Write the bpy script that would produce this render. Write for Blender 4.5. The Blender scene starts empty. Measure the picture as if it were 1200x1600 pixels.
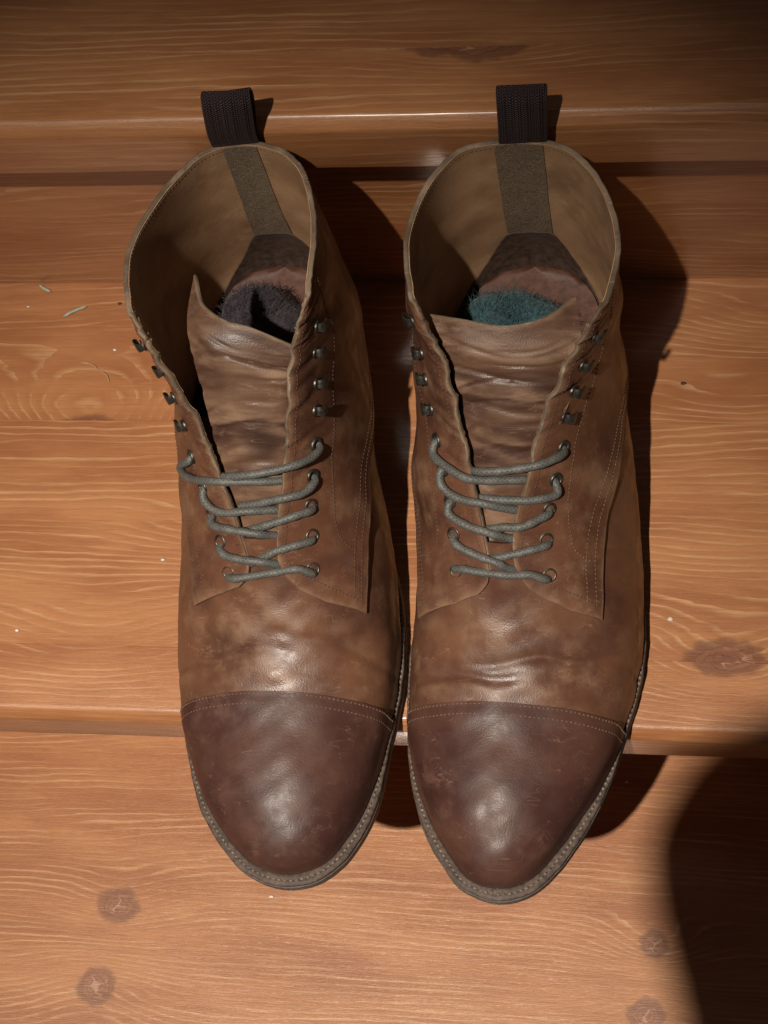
import bpy, math, random
import numpy as np
from mathutils import Matrix, Vector

# ---------------------------------------------------------------- camera, world, lamp, exposure
scene = bpy.context.scene
col = scene.collection
CM = 0.01
cam_d = bpy.data.cameras.new('camera'); cam = bpy.data.objects.new('camera', cam_d); col.objects.link(cam)
RIGHTV = (0.98834563, 0.07005559, -0.13514853); UPV = (-0.01420459, 0.92638079, 0.37632015); FWD = (-0.15156233, 0.37001465, -0.91657952)
CAMPOS = (12.1032, -20.2151, 78.0451)
cam.matrix_world = Matrix(((RIGHTV[0], UPV[0], -FWD[0], CAMPOS[0] * CM), (RIGHTV[1], UPV[1], -FWD[1], CAMPOS[1] * CM),
                           (RIGHTV[2], UPV[2], -FWD[2], CAMPOS[2] * CM), (0, 0, 0, 1)))
cam_d.sensor_fit = 'VERTICAL'; cam_d.sensor_height = 24.0; cam_d.lens = 24.0 * 2605.734 / 1600
cam_d.clip_start = 0.02; cam_d.clip_end = 50
scene.camera = cam
world = bpy.data.worlds.new('World'); scene.world = world; world.use_nodes = True
bg = world.node_tree.nodes['Background']; bg.inputs[0].default_value = (1.0, 0.82, 0.70, 1); bg.inputs[1].default_value = 0.038
LAMP = (-38, -105, 270); AIM = (-7, -9, 0)
ld = bpy.data.lights.new('ceiling_spot', 'SPOT'); lamp = bpy.data.objects.new('ceiling_spot', ld); col.objects.link(lamp)
lamp.location = [c * CM for c in LAMP]
lamp.rotation_euler = (Vector(AIM) - Vector(LAMP)).to_track_quat('-Z', 'Y').to_euler()
ld.energy = 485; ld.color = (1.0, 0.90, 0.78); ld.spot_size = math.radians(19.3); ld.spot_blend = 1.0; ld.shadow_soft_size = 0.022
scene.view_settings.view_transform = 'Standard'; scene.view_settings.look = 'None'
scene.view_settings.exposure = 0.0; scene.view_settings.gamma = 1.0; scene.view_settings.use_curve_mapping = False

random.seed(7); rng = np.random.default_rng(7)

# ---------------------------------------------------------------- node helpers
class NT:
    def __init__(s, name):
        s.m = bpy.data.materials.new(name); s.m.use_nodes = True
        s.t = s.m.node_tree; s.n = s.t.nodes; s.l = s.t.links
        s.p = s.n['Principled BSDF']
    def new(s, k, **kw):
        n = s.n.new(k)
        for a, v in kw.items(): setattr(n, a, v)
        return n
    def put(s, sock, v):
        if hasattr(v, 'is_output'): s.l.new(v, sock)
        else: sock.default_value = v
    def math(s, op, a, b=0.0, c=0.0, clamp=False):
        n = s.new('ShaderNodeMath', operation=op, use_clamp=clamp)
        for i, v in enumerate((a, b, c)): s.put(n.inputs[i], v)
        return n.outputs[0]
    def mix(s, f, a, b):
        n = s.new('ShaderNodeMix', data_type='RGBA')
        s.put(n.inputs[0], f); s.put(n.inputs[6], a if hasattr(a, 'is_output') else (*a, 1)); s.put(n.inputs[7], b if hasattr(b, 'is_output') else (*b, 1))
        return n.outputs[2]
    def ramp(s, v, lo, hi, a=0.0, b=1.0):
        n = s.new('ShaderNodeMapRange', interpolation_type='SMOOTHSTEP')
        for i, x in enumerate((v, lo, hi, a, b)): s.put(n.inputs[i], x)
        return n.outputs[0]
    def coords(s, kind='Object', scale=(100, 100, 100), loc=(0, 0, 0), rot=(0, 0, 0)):
        c = s.new('ShaderNodeTexCoord'); m = s.new('ShaderNodeMapping')
        s.l.new(c.outputs[kind], m.inputs[0]); m.inputs[1].default_value = loc; m.inputs[2].default_value = rot; m.inputs[3].default_value = scale
        return m.outputs[0]
    def map(s, v, scale, loc=(0, 0, 0)):
        m = s.new('ShaderNodeMapping'); s.l.new(v, m.inputs[0]); m.inputs[1].default_value = loc; m.inputs[3].default_value = scale
        return m.outputs[0]
    def noise(s, v, scale=1.0, detail=3.0, rough=.5, dist=0.0):
        n = s.new('ShaderNodeTexNoise'); s.l.new(v, n.inputs['Vector'])
        n.inputs['Scale'].default_value = scale; n.inputs['Detail'].default_value = detail; n.inputs['Roughness'].default_value = rough
        n.inputs['Distortion'].default_value = dist
        return n.outputs[0]
    def bump(s, h, strength, dist=0.001, prev=None):
        n = s.new('ShaderNodeBump'); n.inputs['Strength'].default_value = strength; n.inputs['Distance'].default_value = dist
        s.l.new(h, n.inputs['Height'])
        if prev is not None: s.l.new(prev, n.inputs['Normal'])
        return n.outputs[0]
    def out(s, color=None, rough=None, normal=None, **kw):
        if color is not None: s.put(s.p.inputs['Base Color'], color if hasattr(color, 'is_output') else (*color, 1))
        if rough is not None: s.put(s.p.inputs['Roughness'], rough)
        if normal is not None: s.l.new(normal, s.p.inputs['Normal'])
        for k, v in kw.items(): s.put(s.p.inputs[k.replace('_', ' ')], v)
        return s.m

def wood(name, seed, knots=(), ovals=(), freq=2.4, amp=7.0, base=(.45, .198, .079), light=(.60, .350, .172), dark=(.325, .122, .045), tilt=0.0, kcol=(.17, .062, .036)):
    """stained, varnished pine: growth rings as contours of a warped field, bent round the knots"""
    k = NT(name); co = k.coords(); sep = k.new('ShaderNodeSeparateXYZ'); k.l.new(co, sep.inputs[0])
    X, Y, Z = sep.outputs
    yy = k.math('ADD', Y, k.math('MULTIPLY', Z, .9)); yy = k.math('ADD', yy, k.math('MULTIPLY', X, tilt))
    n1 = k.noise(k.map(co, (.030, .105, .105), (seed * 3.1, seed * 1.7, seed)), 1, 2, .5)
    n2 = k.noise(k.map(co, (.13, .62, .62), (seed, -seed * 2.3, 5 * seed)), 1, 3, .5)
    n3 = k.noise(k.map(co, (.6, 2.2, 2.2), (seed, seed, seed)), 1, 2, .6)
    f = k.math('MULTIPLY', yy, freq)
    f = k.math('ADD', f, k.math('MULTIPLY', n1, amp * 3.2)); f = k.math('ADD', f, k.math('MULTIPLY', n2, amp * .55)); f = k.math('ADD', f, k.math('MULTIPLY', n3, .35))
    def g2(cx, cy, sx, sy):
        a = k.math('DIVIDE', k.math('SUBTRACT', X, cx), sx); b = k.math('DIVIDE', k.math('SUBTRACT', Y, cy), sy)
        return k.math('ADD', k.math('MULTIPLY', a, a), k.math('MULTIPLY', b, b)), a, b
    for (cx, cy, sx, sy, A) in ovals:
        q, a, b = g2(cx, cy, sx, sy)
        f = k.math('ADD', f, k.math('MULTIPLY', k.math('POWER', 2.718, k.math('MULTIPLY', q, -1)), A))
    kn = None; crack = None; ringk = None; nk = k.noise(k.map(co, (.7, .9, .9), (seed, 2 * seed, 0)), 1, 2, .6) if knots else None
    for (cx, cy, r, A, *fl) in knots:
        q, a, b = g2(cx, cy, r * 3.2, r * 2.1)
        f = k.math('ADD', f, k.math('MULTIPLY', k.math('POWER', 2.718, k.math('MULTIPLY', q, -1)), A))
        asp = fl[0] if fl else 1.1
        q2, a2, b2 = g2(cx, cy, r * asp, r)
        d = k.math('SQRT', q2); d = k.math('ADD', d, k.math('MULTIPLY', k.math('SUBTRACT', nk, .5), .9))
        m = k.ramp(d, 1.15, .70); kn = m if kn is None else k.math('MAXIMUM', kn, m)
        rr = k.math('FRACT', k.math('MULTIPLY', d, 4.3)); rr = k.math('MAXIMUM', k.math('MULTIPLY', k.ramp(rr, .6, 1.0), m), k.math('MULTIPLY', k.ramp(d, .62, .86, 0, .6), k.ramp(d, 1.15, .88))); ringk = rr if ringk is None else k.math('MAXIMUM', ringk, rr)
        an = k.math('ARCTAN2', b2, a2); an = k.math('ABSOLUTE', k.math('SINE', k.math('ADD', k.math('MULTIPLY', an, (1.5, 1.0, 2.0, 1.5)[int(abs(cx * 7 + cy * 3)) % 4]), k.math('ADD', k.math('MULTIPLY', n3, 5.0), cx * 1.7))))
        c = k.math('MULTIPLY', k.ramp(k.math('MULTIPLY', an, d), .075, .02), k.ramp(d, .72, .40)); crack = c if crack is None else k.math('MAXIMUM', crack, c)
    r = k.math('FRACT', f)
    wid = k.noise(k.map(co, (.07, .8, .8), (seed * 2, 0, 0)), 1, 3)
    line = k.math('MULTIPLY', k.ramp(r, k.ramp(wid, .3, .7, .80, .45), .94), k.ramp(r, 1.0, .95))
    line = k.math('MULTIPLY', line, k.ramp(wid, .34, .62, .07, .82))
    fib = k.noise(k.map(co, (.30, 7.5, 7.5), (seed, 0, 0)), 1, 3, .68)
    fib2 = k.noise(k.map(co, (1.6, 36, 36), (0, seed, 0)), 1, 2, .6)
    blot = k.noise(k.map(co, (.09, .33, .33), (0, seed * 5, 0)), 1, 4, .6)
    c = k.mix(k.ramp(blot, .34, .66), base, dark)
    c = k.mix(k.math('MULTIPLY', k.ramp(r, .05, .75), k.ramp(wid, .3, .65, .12, .45)), c, tuple(v * .88 for v in dark))
    c = k.mix(k.ramp(fib, .52, .74, 0, .6), c, tuple(v * .86 for v in dark))
    c = k.mix(k.ramp(fib, .46, .26, 0, .28), c, light)
    c = k.mix(k.math('MULTIPLY', line, k.ramp(fib, .70, .35, .35, .95)), c, light)
    c = k.mix(k.ramp(fib2, .56, .80, 0, .42), c, tuple(v * .60 for v in dark))
    h = k.math('ADD', k.math('MULTIPLY', fib2, .8), k.math('MULTIPLY', fib, .7))
    if kn is not None:
        c = k.mix(k.math('MULTIPLY', kn, k.ramp(nk, .3, .7, .60, .82)), c, kcol); c = k.mix(k.math('MULTIPLY', ringk, .5), c, tuple(v * .5 for v in kcol))
        c = k.mix(k.math('MULTIPLY', crack, .7), c, (.46, .27, .18))
    rough = k.ramp(fib, .2, .8, .30, .50)
    return k.out(c, rough, k.bump(h, .34, .0005), Coat_Weight=.55, Coat_Roughness=k.ramp(fib, .25, .75, .10, .27), IOR=1.5)

def leather(name, mid, dark, light, seed, rough=.42, scuff=.5, stain=.6, grain=.25, spec=.5, stretch=(1, 1, 1)):
    """oiled pull-up leather: mottled dye, rubbed light patches, hairline scratches, fine pores"""
    k = NT(name); co = k.coords(loc=(seed, seed * 2.1, seed * .7))
    cs = k.map(co, stretch); n1 = k.noise(cs, .33, 3, .6); n2 = k.noise(cs, 1.1, 3, .6); n3 = k.noise(co, 5.5, 3, .65); n4 = k.noise(co, .18, 2, .5)
    c = k.mix(k.ramp(n1, .36, .66), mid, dark)
    c = k.mix(k.math('MULTIPLY', k.ramp(n2, .42, .80), k.ramp(n4, .40, .60, .10, .9)), c, light)
    c = k.mix(k.ramp(n3, .48, .74, 0, .30), c, tuple(v * .62 for v in mid))
    c = k.mix(k.math('MULTIPLY', k.ramp(n4, .55, .70), stain), c, tuple(v * .62 for v in dark))
    at = k.new('ShaderNodeAttribute', attribute_name='wear')
    c = k.mix(k.math('MULTIPLY', at.outputs['Fac'], k.ramp(n2, .30, .62, .35, 1.0), clamp=True), c, tuple(v * 1.12 for v in light))
    # hairline scratches: thin ridges of two stretched noises in turned directions
    sc = None
    for i, (rz, ry) in enumerate(((.5, .2), (-.9, .5))):
        m = k.new('ShaderNodeMapping'); k.l.new(co, m.inputs[0]); m.inputs[2].default_value = (ry, .3 * i, rz); m.inputs[3].default_value = (.10, 1.7, 1.7); m.inputs[1].default_value = (seed + i, i, 0)
        v = k.noise(m.outputs[0], 1, 2, .5)
        r = k.math('MULTIPLY', k.ramp(k.math('ABSOLUTE', k.math('SUBTRACT', v, .5)), .009, .001, 0, .75), k.ramp(k.noise(co, .8 + .25 * i, 2), .52, .64))
        sc = r if sc is None else k.math('MAXIMUM', sc, r)
    rub = k.math('MULTIPLY', k.ramp(k.noise(co, 11, 3, .75), .54, .72, 0, .6), k.ramp(k.noise(k.map(co, (1, 1, 1), (7, 2, 1)), .55, 3), .54, .70))
    sc = k.math('MULTIPLY', k.math('MAXIMUM', sc, rub), scuff)
    c = k.mix(sc, c, tuple(min(1, v * 1.7 + .02) for v in light))
    vor = k.new('ShaderNodeTexVoronoi'); k.l.new(co, vor.inputs[0]); vor.inputs['Scale'].default_value = 13.0
    h = vor.outputs[0]
    b = k.bump(h, grain * .55, .0004); b = k.bump(n2, .10, .0016, b)
    ro = k.math('ADD', k.ramp(n2, .3, .7, rough - .07, rough + .1), k.math('MULTIPLY', sc, .25))
    return k.out(c, ro, b, Specular_IOR_Level=spec)

def plain(name, colr, rough=.5, metal=0.0, var=.25, scale=4.0, bump=.2, dist=.0004, **kw):
    k = NT(name); co = k.coords()
    n = k.noise(co, scale, 4, .6); n2 = k.noise(co, scale * .22, 3)
    c = k.mix(k.ramp(n, .3, .7), tuple(v * (1 - var) for v in colr), tuple(min(1, v * (1 + var)) for v in colr))
    c = k.mix(k.ramp(n2, .45, .75, 0, .5), c, tuple(v * (1 - var * 1.4) for v in colr))
    return k.out(c, k.ramp(n, .2, .8, max(rough - .08, .05), rough + .08), k.bump(n, bump, dist), Metallic=metal, **kw)

def cord_mat(name, colr):
    k = NT(name); uv = k.coords('UV', (1, 1, 1)); s = k.new('ShaderNodeSeparateXYZ'); k.l.new(uv, s.inputs[0])
    a = k.math('SINE', k.math('ADD', k.math('MULTIPLY', s.outputs[0], 30), k.math('MULTIPLY', s.outputs[1], 37.7)))
    b = k.math('SINE', k.math('SUBTRACT', k.math('MULTIPLY', s.outputs[0], 30), k.math('MULTIPLY', s.outputs[1], 37.7)))
    co = k.coords(); n = k.noise(co, 2.3, 4, .6); n2 = k.noise(co, 14, 3, .7)
    w = k.math('ADD', k.math('MULTIPLY', k.math('MAXIMUM', a, b), .5), n2)
    c = k.mix(k.ramp(w, .35, 1.1), tuple(v * .62 for v in colr), colr); c = k.mix(k.ramp(n, .45, .75, 0, .6), c, tuple(v * 1.55 for v in colr))
    return k.out(c, .5, k.bump(w, .30, .0004), Specular_IOR_Level=.45)

def web_mat(name, colr):
    k = NT(name); uv = k.coords('UV', (1, 1, 1)); s = k.new('ShaderNodeSeparateXYZ'); k.l.new(uv, s.inputs[0])
    tri = k.math('ABSOLUTE', k.math('SUBTRACT', k.math('FRACT', k.math('MULTIPLY', s.outputs[0], 2.2)), .5))
    w1 = k.math('SINE', k.math('ADD', k.math('MULTIPLY', s.outputs[1], 46), k.math('MULTIPLY', tri, 19)))
    w = k.math('ADD', w1, k.math('MULTIPLY', k.math('SINE', k.math('MULTIPLY', s.outputs[0], 62)), .7)); n = k.noise(k.coords(), 6, 3)
    w = k.math('ADD', w, n)
    c = k.mix(k.ramp(w, -.6, 1.6), tuple(x * .5 for x in colr), tuple(x * 1.45 for x in colr))
    return k.out(c, .58, k.bump(w, .7, .0005))

# ---------------------------------------------------------------- mesh helpers (all lengths in cm)
def link(name, verts, faces, mat, parent=None, base=(0, 0, 0), smooth=True, uv=None, sharp=None, wear=None):
    me = bpy.data.meshes.new(name)
    v = (np.asarray(verts, float) - np.asarray(base, float)) * CM
    me.from_pydata(v.tolist(), [], [tuple(int(i) for i in f) for f in faces]); me.update()
    if uv is not None:
        l = me.uv_layers.new(name='uv'); idx = np.zeros(len(me.loops), int); me.loops.foreach_get('vertex_index', idx)
        l.data.foreach_set('uv', np.asarray(uv, float)[idx].ravel())
    if smooth: me.polygons.foreach_set('use_smooth', [True] * len(me.polygons))
    if sharp is not None:
        me.set_sharp_from_angle(angle=math.radians(sharp))
    if wear is not None:
        a = me.attributes.new('wear', 'FLOAT', 'POINT'); a.data.foreach_set('value', np.resize(np.asarray(wear, float).ravel(), len(v)))
    me.materials.append(mat)
    o = bpy.data.objects.new(name, me); col.objects.link(o)
    if parent is not None: o.parent = parent
    return o

def gridf(m, n, o=0, flip=False, cu=False, cv=False):
    F = []
    for i in range(m if cu else m - 1):
        for j in range(n if cv else n - 1):
            a, b, c, d = o + i*n + j, o + ((i+1) % m)*n + j, o + ((i+1) % m)*n + (j+1) % n, o + i*n + (j+1) % n
            F.append((a, d, c, b) if flip else (a, b, c, d))
    return F

def sheet(P, N, th, flip=False):
    """closed thin sheet: outer grid P, inner grid P-N*th"""
    m, n = P.shape[:2]; Q = P - N * th
    V = np.vstack([P.reshape(-1, 3), Q.reshape(-1, 3)]); k = m * n
    F = gridf(m, n, 0, flip) + gridf(m, n, k, not flip)
    ed = [i * n for i in range(m)] + [(m-1) * n + j for j in range(1, n)] + [i * n + n - 1 for i in range(m-2, -1, -1)] + [j for j in range(n-2, 0, -1)]
    for a, b in zip(ed, ed[1:] + ed[:1]):
        F.append((a, a + k, b + k, b) if flip else (a, b, b + k, a + k))
    return V, F

def tube(path, r, seg=10, caps=True):
    """swept round tube; r scalar or per point; returns verts, faces, uv"""
    P = np.asarray(path, float); n = len(P); r = np.broadcast_to(np.asarray(r, float), (n,))
    T = np.gradient(P, axis=0); T /= np.linalg.norm(T, axis=1)[:, None] + 1e-9
    up = np.array([0, 0, 1.0]) if abs(T[0][2]) < .9 else np.array([1.0, 0, 0])
    V = []; UV = []; L = np.concatenate([[0], np.cumsum(np.linalg.norm(np.diff(P, axis=0), axis=1))])
    a = np.cross(T[0], up); a /= np.linalg.norm(a)
    for i in range(n):
        a = a - T[i] * (a @ T[i]); a /= np.linalg.norm(a) + 1e-9; b = np.cross(T[i], a)
        for k in range(seg):
            w = 2 * math.pi * k / seg; V.append(P[i] + r[i] * (math.cos(w) * a + math.sin(w) * b)); UV.append((L[i], k / seg))
    F = gridf(n, seg, 0, False, False, True)
    if caps: F += [tuple(range(seg)), tuple(range((n-1)*seg + seg - 1, (n-1)*seg - 1, -1))]
    return np.array(V), F, np.array(UV)

def empty(name, loc):
    o = bpy.data.objects.new(name, None); col.objects.link(o); o.location = [c * CM for c in loc]; o.empty_display_size = .02
    return o
def tag(o, label=None, cat=None, group=None, kind=None):
    for k, v in (('label', label), ('category', cat), ('group', group), ('kind', kind)):
        if v: o[k] = v
    return o
class Bag:
    """collects several shapes into one mesh"""
    def __init__(s): s.v = []; s.f = []; s.u = []; s.n = 0
    def add(s, V, F, UV=None):
        V = np.asarray(V, float); s.v.append(V); s.f += [tuple(i + s.n for i in f) for f in F]; s.n += len(V)
        s.u.append(np.zeros((len(V), 2)) if UV is None else UV)
    def link(s, name, mat, parent=None, base=(0, 0, 0), **kw):
        return link(name, np.vstack(s.v), s.f, mat, parent, base, uv=np.vstack(s.u), **kw)
# ---------------------------------------------------------------- boot surface (cm)
def _tang(P, K, closed):
    n = len(P); M = np.zeros_like(P)
    for i in range(n):
        if closed:
            a, b = (i - 1) % n, (i + 1) % n
            ka = K[i] - K[a] if i > 0 else K[n] - K[n - 1]
            kb = K[i + 1] - K[i]
        else:
            if i == 0: M[0] = (P[1] - P[0]) / (K[1] - K[0]); continue
            if i == n - 1: M[i] = (P[i] - P[i - 1]) / (K[i] - K[i - 1]); continue
            a, b = i - 1, i + 1
            ka, kb = K[i] - K[a], K[b] - K[i]
        da, db = (P[i] - P[a]) / ka, (P[b] - P[i]) / kb
        M[i] = (da * kb + db * ka) / (ka + kb)
    return M

def _eval(P, M, K, q, closed):
    n = len(P)
    q = np.asarray(q, float)
    if closed: q = np.mod(q, n)
    else: q = np.clip(q, 0, n - 1 - 1e-9)
    i = np.floor(q).astype(int); u = q - i; j = (i + 1) % n
    h = (K[i + 1] - K[i])
    ex = (slice(None),) + (None,) * (P.ndim - 1)
    u, h = u[ex], h[ex]
    return ((2*u**3 - 3*u**2 + 1) * P[i] + (u**3 - 2*u**2 + u) * h * M[i]
            + (-2*u**3 + 3*u**2) * P[j] + (u**3 - u**2) * h * M[j])

def spline(P, q, closed=False, pw=0.5):
    P = np.asarray(P, float); n = len(P)
    d = np.linalg.norm(np.roll(P, -1, 0) - P, axis=-1)
    if not closed: d = d[:-1]
    K = np.concatenate([[0], np.cumsum(np.maximum(d, 1e-4) ** pw)])
    return _eval(P, _tang(P, K, closed), K, q, closed)

def resample(P, n, closed=False):
    P = np.asarray(P, float)
    m = len(P) if closed else len(P) - 1
    Q = spline(P, np.linspace(0, m, m * 24 + 1), closed)
    L = np.concatenate([[0], np.cumsum(np.linalg.norm(np.diff(Q, axis=0), axis=1))])
    w = np.linspace(0, L[-1], n + (1 if closed else 0))
    R = np.stack([np.interp(w, L, Q[:, k]) for k in range(Q.shape[1])], 1)
    return R[:-1] if closed else R

def zfeather(y):
    y = np.asarray(y, float)
    r = np.clip((y - 6) / 8.5, 0, 1)
    return 1.12 + 0.95 * np.clip((2 - y) / 10, 0, 1.1) ** 2 + 1.5 * r * r * (3 - 2 * r)

class Boot:
    def __init__(s, d):
        s.d = d
        s.lat = np.array(d['left'], float); s.med = np.array(d['right'], float)   # feather line, toe tip -> heel back
        tip = d['tip']; ty = tip[1]
        st = []
        ds = [0.0, .12, .45, 1.0, 1.8, 2.9, 4.4, 6.1, 7.9, 9.6, 11.2]
        hs = [.25, .85, 1.38, 1.85, 2.32, 2.80, 3.25, 3.60, 4.05, 4.72, 5.62]
        lx = resample(np.vstack([[tip], s.lat]), 400); rx = resample(np.vstack([[tip], s.med]), 400)
        s.lx, s.rx = lx, rx
        for dd, hh in zip(ds, hs):
            y = ty + dd
            if dd == 0: xl, xr = tip[0] - .06, tip[0] + .06
            else: xl, xr = np.interp(y, lx[:, 1], lx[:, 0]), np.interp(y, rx[:, 1], rx[:, 0])
            st.append(s.arch(y, xl, xr, hh, tip[0], dd))
        s.nf = len(st)
        for r in d['rings']: st.append(s.ring(**r))
        s.st = np.array(st); s.ns = len(st)
        s.J0 = s.nf - 1                              # station index of the throat section
        c = np.linalg.norm(np.diff(s.st, axis=0), axis=-1).mean(1)
        s.KS = np.concatenate([[0], np.cumsum(c ** .6)])
        s.smax = s.ns - 1
        s.KT = []; s.MT = []
        for P in s.st:
            dd = np.linalg.norm(np.roll(P, -1, 0) - P, axis=-1)
            K = np.concatenate([[0], np.cumsum(np.maximum(dd, 1e-3) ** .5)])
            s.KT.append(K); s.MT.append(_tang(P, K, True))
    def arch(s, y, xl, xr, h, tx, dd):
        z = float(zfeather(y)); f = min(dd / 11.2, 1)
        rid = s.d['ridge']; k = np.interp(y, [-8, 0, 5], rid)
        xm = (xl + xr) / 2 + k
        ph = np.radians([0, 14, 30, 46, 63, 78, 90])
        n = 2.35 - .35 * f
        def side(x):
            X = xm + (x - xm) * (np.sin(ph) ** (2 / n)) * (1 + (.045 + .045 * min(dd / 7, 1)) * np.sin(2 * ph) ** 2 * min(dd, 1))
            Z = z + h * (np.cos(ph) ** (2 / n))
            return np.stack([X, np.full(7, y), Z], 1)
        L, R = side(xl), side(xr)
        B = [[(xl + xr) / 2, y, z - .1]]
        return np.vstack([L[:1], L[1:], B, R[1:][::-1]])
    def ring(s, FL, FR, B, xl, xr, dz=0.0, top=.25):
        FL, FR, B = map(lambda v: np.array(v, float), (FL, FR, B))
        a = np.array([.12, .35, .6, .82, .95])
        def side(F, x):
            Y = F[1] + a * (B[1] - F[1]); Z = F[2] + a * (B[2] - F[2]) + dz * np.sin(np.pi * a)
            return np.stack([np.array(x, float), Y, Z], 1)
        T = (FL + FR) / 2 + np.array([0, -top * .6, top])
        return np.vstack([[T], [FL], side(FL, xl), [B], side(FR, xr)[::-1], [FR]])
    def raw(s, S, T):
        S = np.asarray(S, float); T = np.asarray(T, float)
        A = np.stack([_eval(P, M, K, T, True) for P, M, K in zip(s.st, s.MT, s.KT)])   # ns,nq,3
        K = s.KS; M = _tang(A, K, False)
        q = np.clip(S, 0, s.ns - 1 - 1e-6); i = np.floor(q).astype(int); u = (q - i)[:, None]; h = (K[i + 1] - K[i])[:, None]
        k = np.arange(len(q))
        return ((2*u**3 - 3*u**2 + 1) * A[i, k] + (u**3 - 2*u**2 + u) * h * M[i, k]
                + (-2*u**3 + 3*u**2) * A[i + 1, k] + (u**3 - u**2) * h * M[i + 1, k])
    def frame(s, S, T):
        S = np.asarray(S, float).ravel(); T = np.asarray(T, float).ravel()
        P = s.raw(S, T); e = 1e-3
        a = np.clip(S, 0.02, s.smax - .02)
        ds = s.raw(a + e, T) - s.raw(a - e, T); dt = s.raw(a, T + e) - s.raw(a, T - e)
        n = np.cross(dt, ds); n /= np.linalg.norm(n, axis=1)[:, None] + 1e-12
        return P, s.sign * n
    sign = -1.0
    def wr(s, S, T, P):
        """creases and puckers of worn leather, as a displacement along the normal"""
        x, y, z = P.T; J = s.J0; d = np.zeros(len(P)); k = s.d['seed']
        tm = np.minimum(np.mod(T, 14), 14 - np.mod(T, 14))
        fore = np.clip((S - 6.9) / .8, 0, 1) * np.clip((J + .5 - S) / .8, 0, 1)
        for (yc, amp, w, tilt, x0, xw) in s.d['creases']:
            q = (y - yc - tilt * (x - x0) - .12 * np.sin(x * 1.7 + k)) / w
            d += amp * np.exp(-q * q) * np.exp(-((x - x0) / xw) ** 2) * fore
        d += fore * .022 * np.sin(x * 1.3 + k) * np.sin(y * 2.1 + 2 * k)
        d += .012 * np.sin(x * 2.3 + y * 1.9 + z * 1.1 + k) * np.clip(S / 3, 0, 1) + .008 * np.sin(y * 4.1 - x * 3.3 + z * 2.7)
        up = np.clip((S - J - 1.4) / 1.0, 0, 1) * np.clip((s.smax - .05 - S) / .5, 0, 1)
        side = np.exp(-((tm - 1.35) / .7) ** 2)
        d += up * side * (.03 * np.sin(S * 9.5 + tm * 2.6 + k) - .11 * np.clip(np.sin(S * 10.5 - tm * 2.2 + k), 0, 1) ** 5 - .06 * np.clip(np.sin(S * 17 - tm * 3 + 2 * k), 0, 1) ** 5)
        ank = np.clip((S - J - .8) / 1, 0, 1) * np.clip((s.smax - .4 - S) / 1, 0, 1) * np.exp(-((tm - 3.6) / 1.5) ** 2)
        d += ank * .09 * np.sin(S * 4.6 + .8 * tm + k)
        return d
    def at(s, S, T, off=0.0):
        S = np.asarray(S, float); sh = S.shape; S = S.ravel(); T = np.broadcast_to(np.asarray(T, float), sh).ravel()
        P, n = s.frame(S, T)
        P = P + n * (np.broadcast_to(np.asarray(off, float), sh).ravel() + s.wr(S, T, P))[:, None]
        return P.reshape(sh + (3,)), n.reshape(sh + (3,))

RIGHT = dict(
    seed=1.3, tip=(6.0, -7.7), ridge=(0, -.25, -.55),
    left=[(5.2, -7.56), (4.55, -7.2), (4.12, -6.66), (3.24, -5.43), (2.65, -4.27), (2.13, -3.0), (1.78, -1.83), (1.52, -.2), (1.42, 1.6), (1.42, 3.4), (1.7, 5.6), (2.2, 8), (2.75, 11), (3.15, 14), (3.3, 17), (3.9, 20.3), (5.2, 22.1), (6.8, 22.7)],
    right=[(6.85, -7.53), (7.55, -7.08), (8.15, -6.42), (9.17, -4.93), (10.15, -3.25), (10.9, -1.72), (11.54, .34), (12.02, 2.2), (12.25, 4.2), (12.12, 6.2), (11.7, 8.4), (11.1, 11), (10.6, 14), (10.6, 17), (9.7, 20.3), (8.4, 22.1), (6.8, 22.7)],
    rings=[
        dict(FL=(5.30, 6.5, 9.05), FR=(6.62, 6.5, 9.0), B=(6.6, 9.2, 1.35), xl=(3.5, 2.35, 1.75, 1.75, 2.1), xr=(8.6, 10.4, 11.5, 12.1, 12.1)),
        dict(FL=(4.90, 8.3, 11.15), FR=(7.25, 8.3, 11.15), B=(6.7, 14.6, 2.5), xl=(3.3, 2.0, 1.6, 2.1, 2.7), xr=(8.8, 10.4, 11.4, 11.7, 11.2)),
        dict(FL=(4.40, 10.1, 13.35), FR=(7.9, 10.1, 13.35), B=(6.75, 20.4, 2.6), xl=(3.1, 1.9, 1.8, 2.5, 3.8), xr=(9.3, 10.7, 11.1, 10.8, 9.7)),
        dict(FL=(3.85, 11.9, 15.4), FR=(8.95, 11.8, 15.3), B=(6.8, 22.6, 5.6), xl=(2.8, 1.85, 2.1, 3.1, 4.9), xr=(10.0, 11.0, 10.9, 10.1, 8.6)),
        dict(FL=(3.2, 12.95, 16.3), FR=(9.75, 12.85, 16.3), B=(6.8, 22.1, 11.4), xl=(2.45, 1.95, 2.3, 3.2, 4.7), xr=(10.45, 11.0, 10.75, 9.8, 8.6)),
        dict(FL=(2.67, 14.0, 16.85), FR=(10.35, 13.75, 16.85), B=(6.85, 21.85, 17.1), xl=(2.32, 2.08, 2.42, 3.25, 4.3), xr=(10.78, 11.05, 10.7, 9.8, 8.7)),
    ],
    creases=[(2.0, -.13, .24, .10, 8.5, 3.5), (1.15, -.09, .24, -.06, 4.5, 2.6), (3.2, .07, .8, .0, 5.5, 2.2), (.75, .05, .4, 0, 5, 3), (-.9, .05, .55, -.03, 5.2, 2.8)],
)
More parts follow.
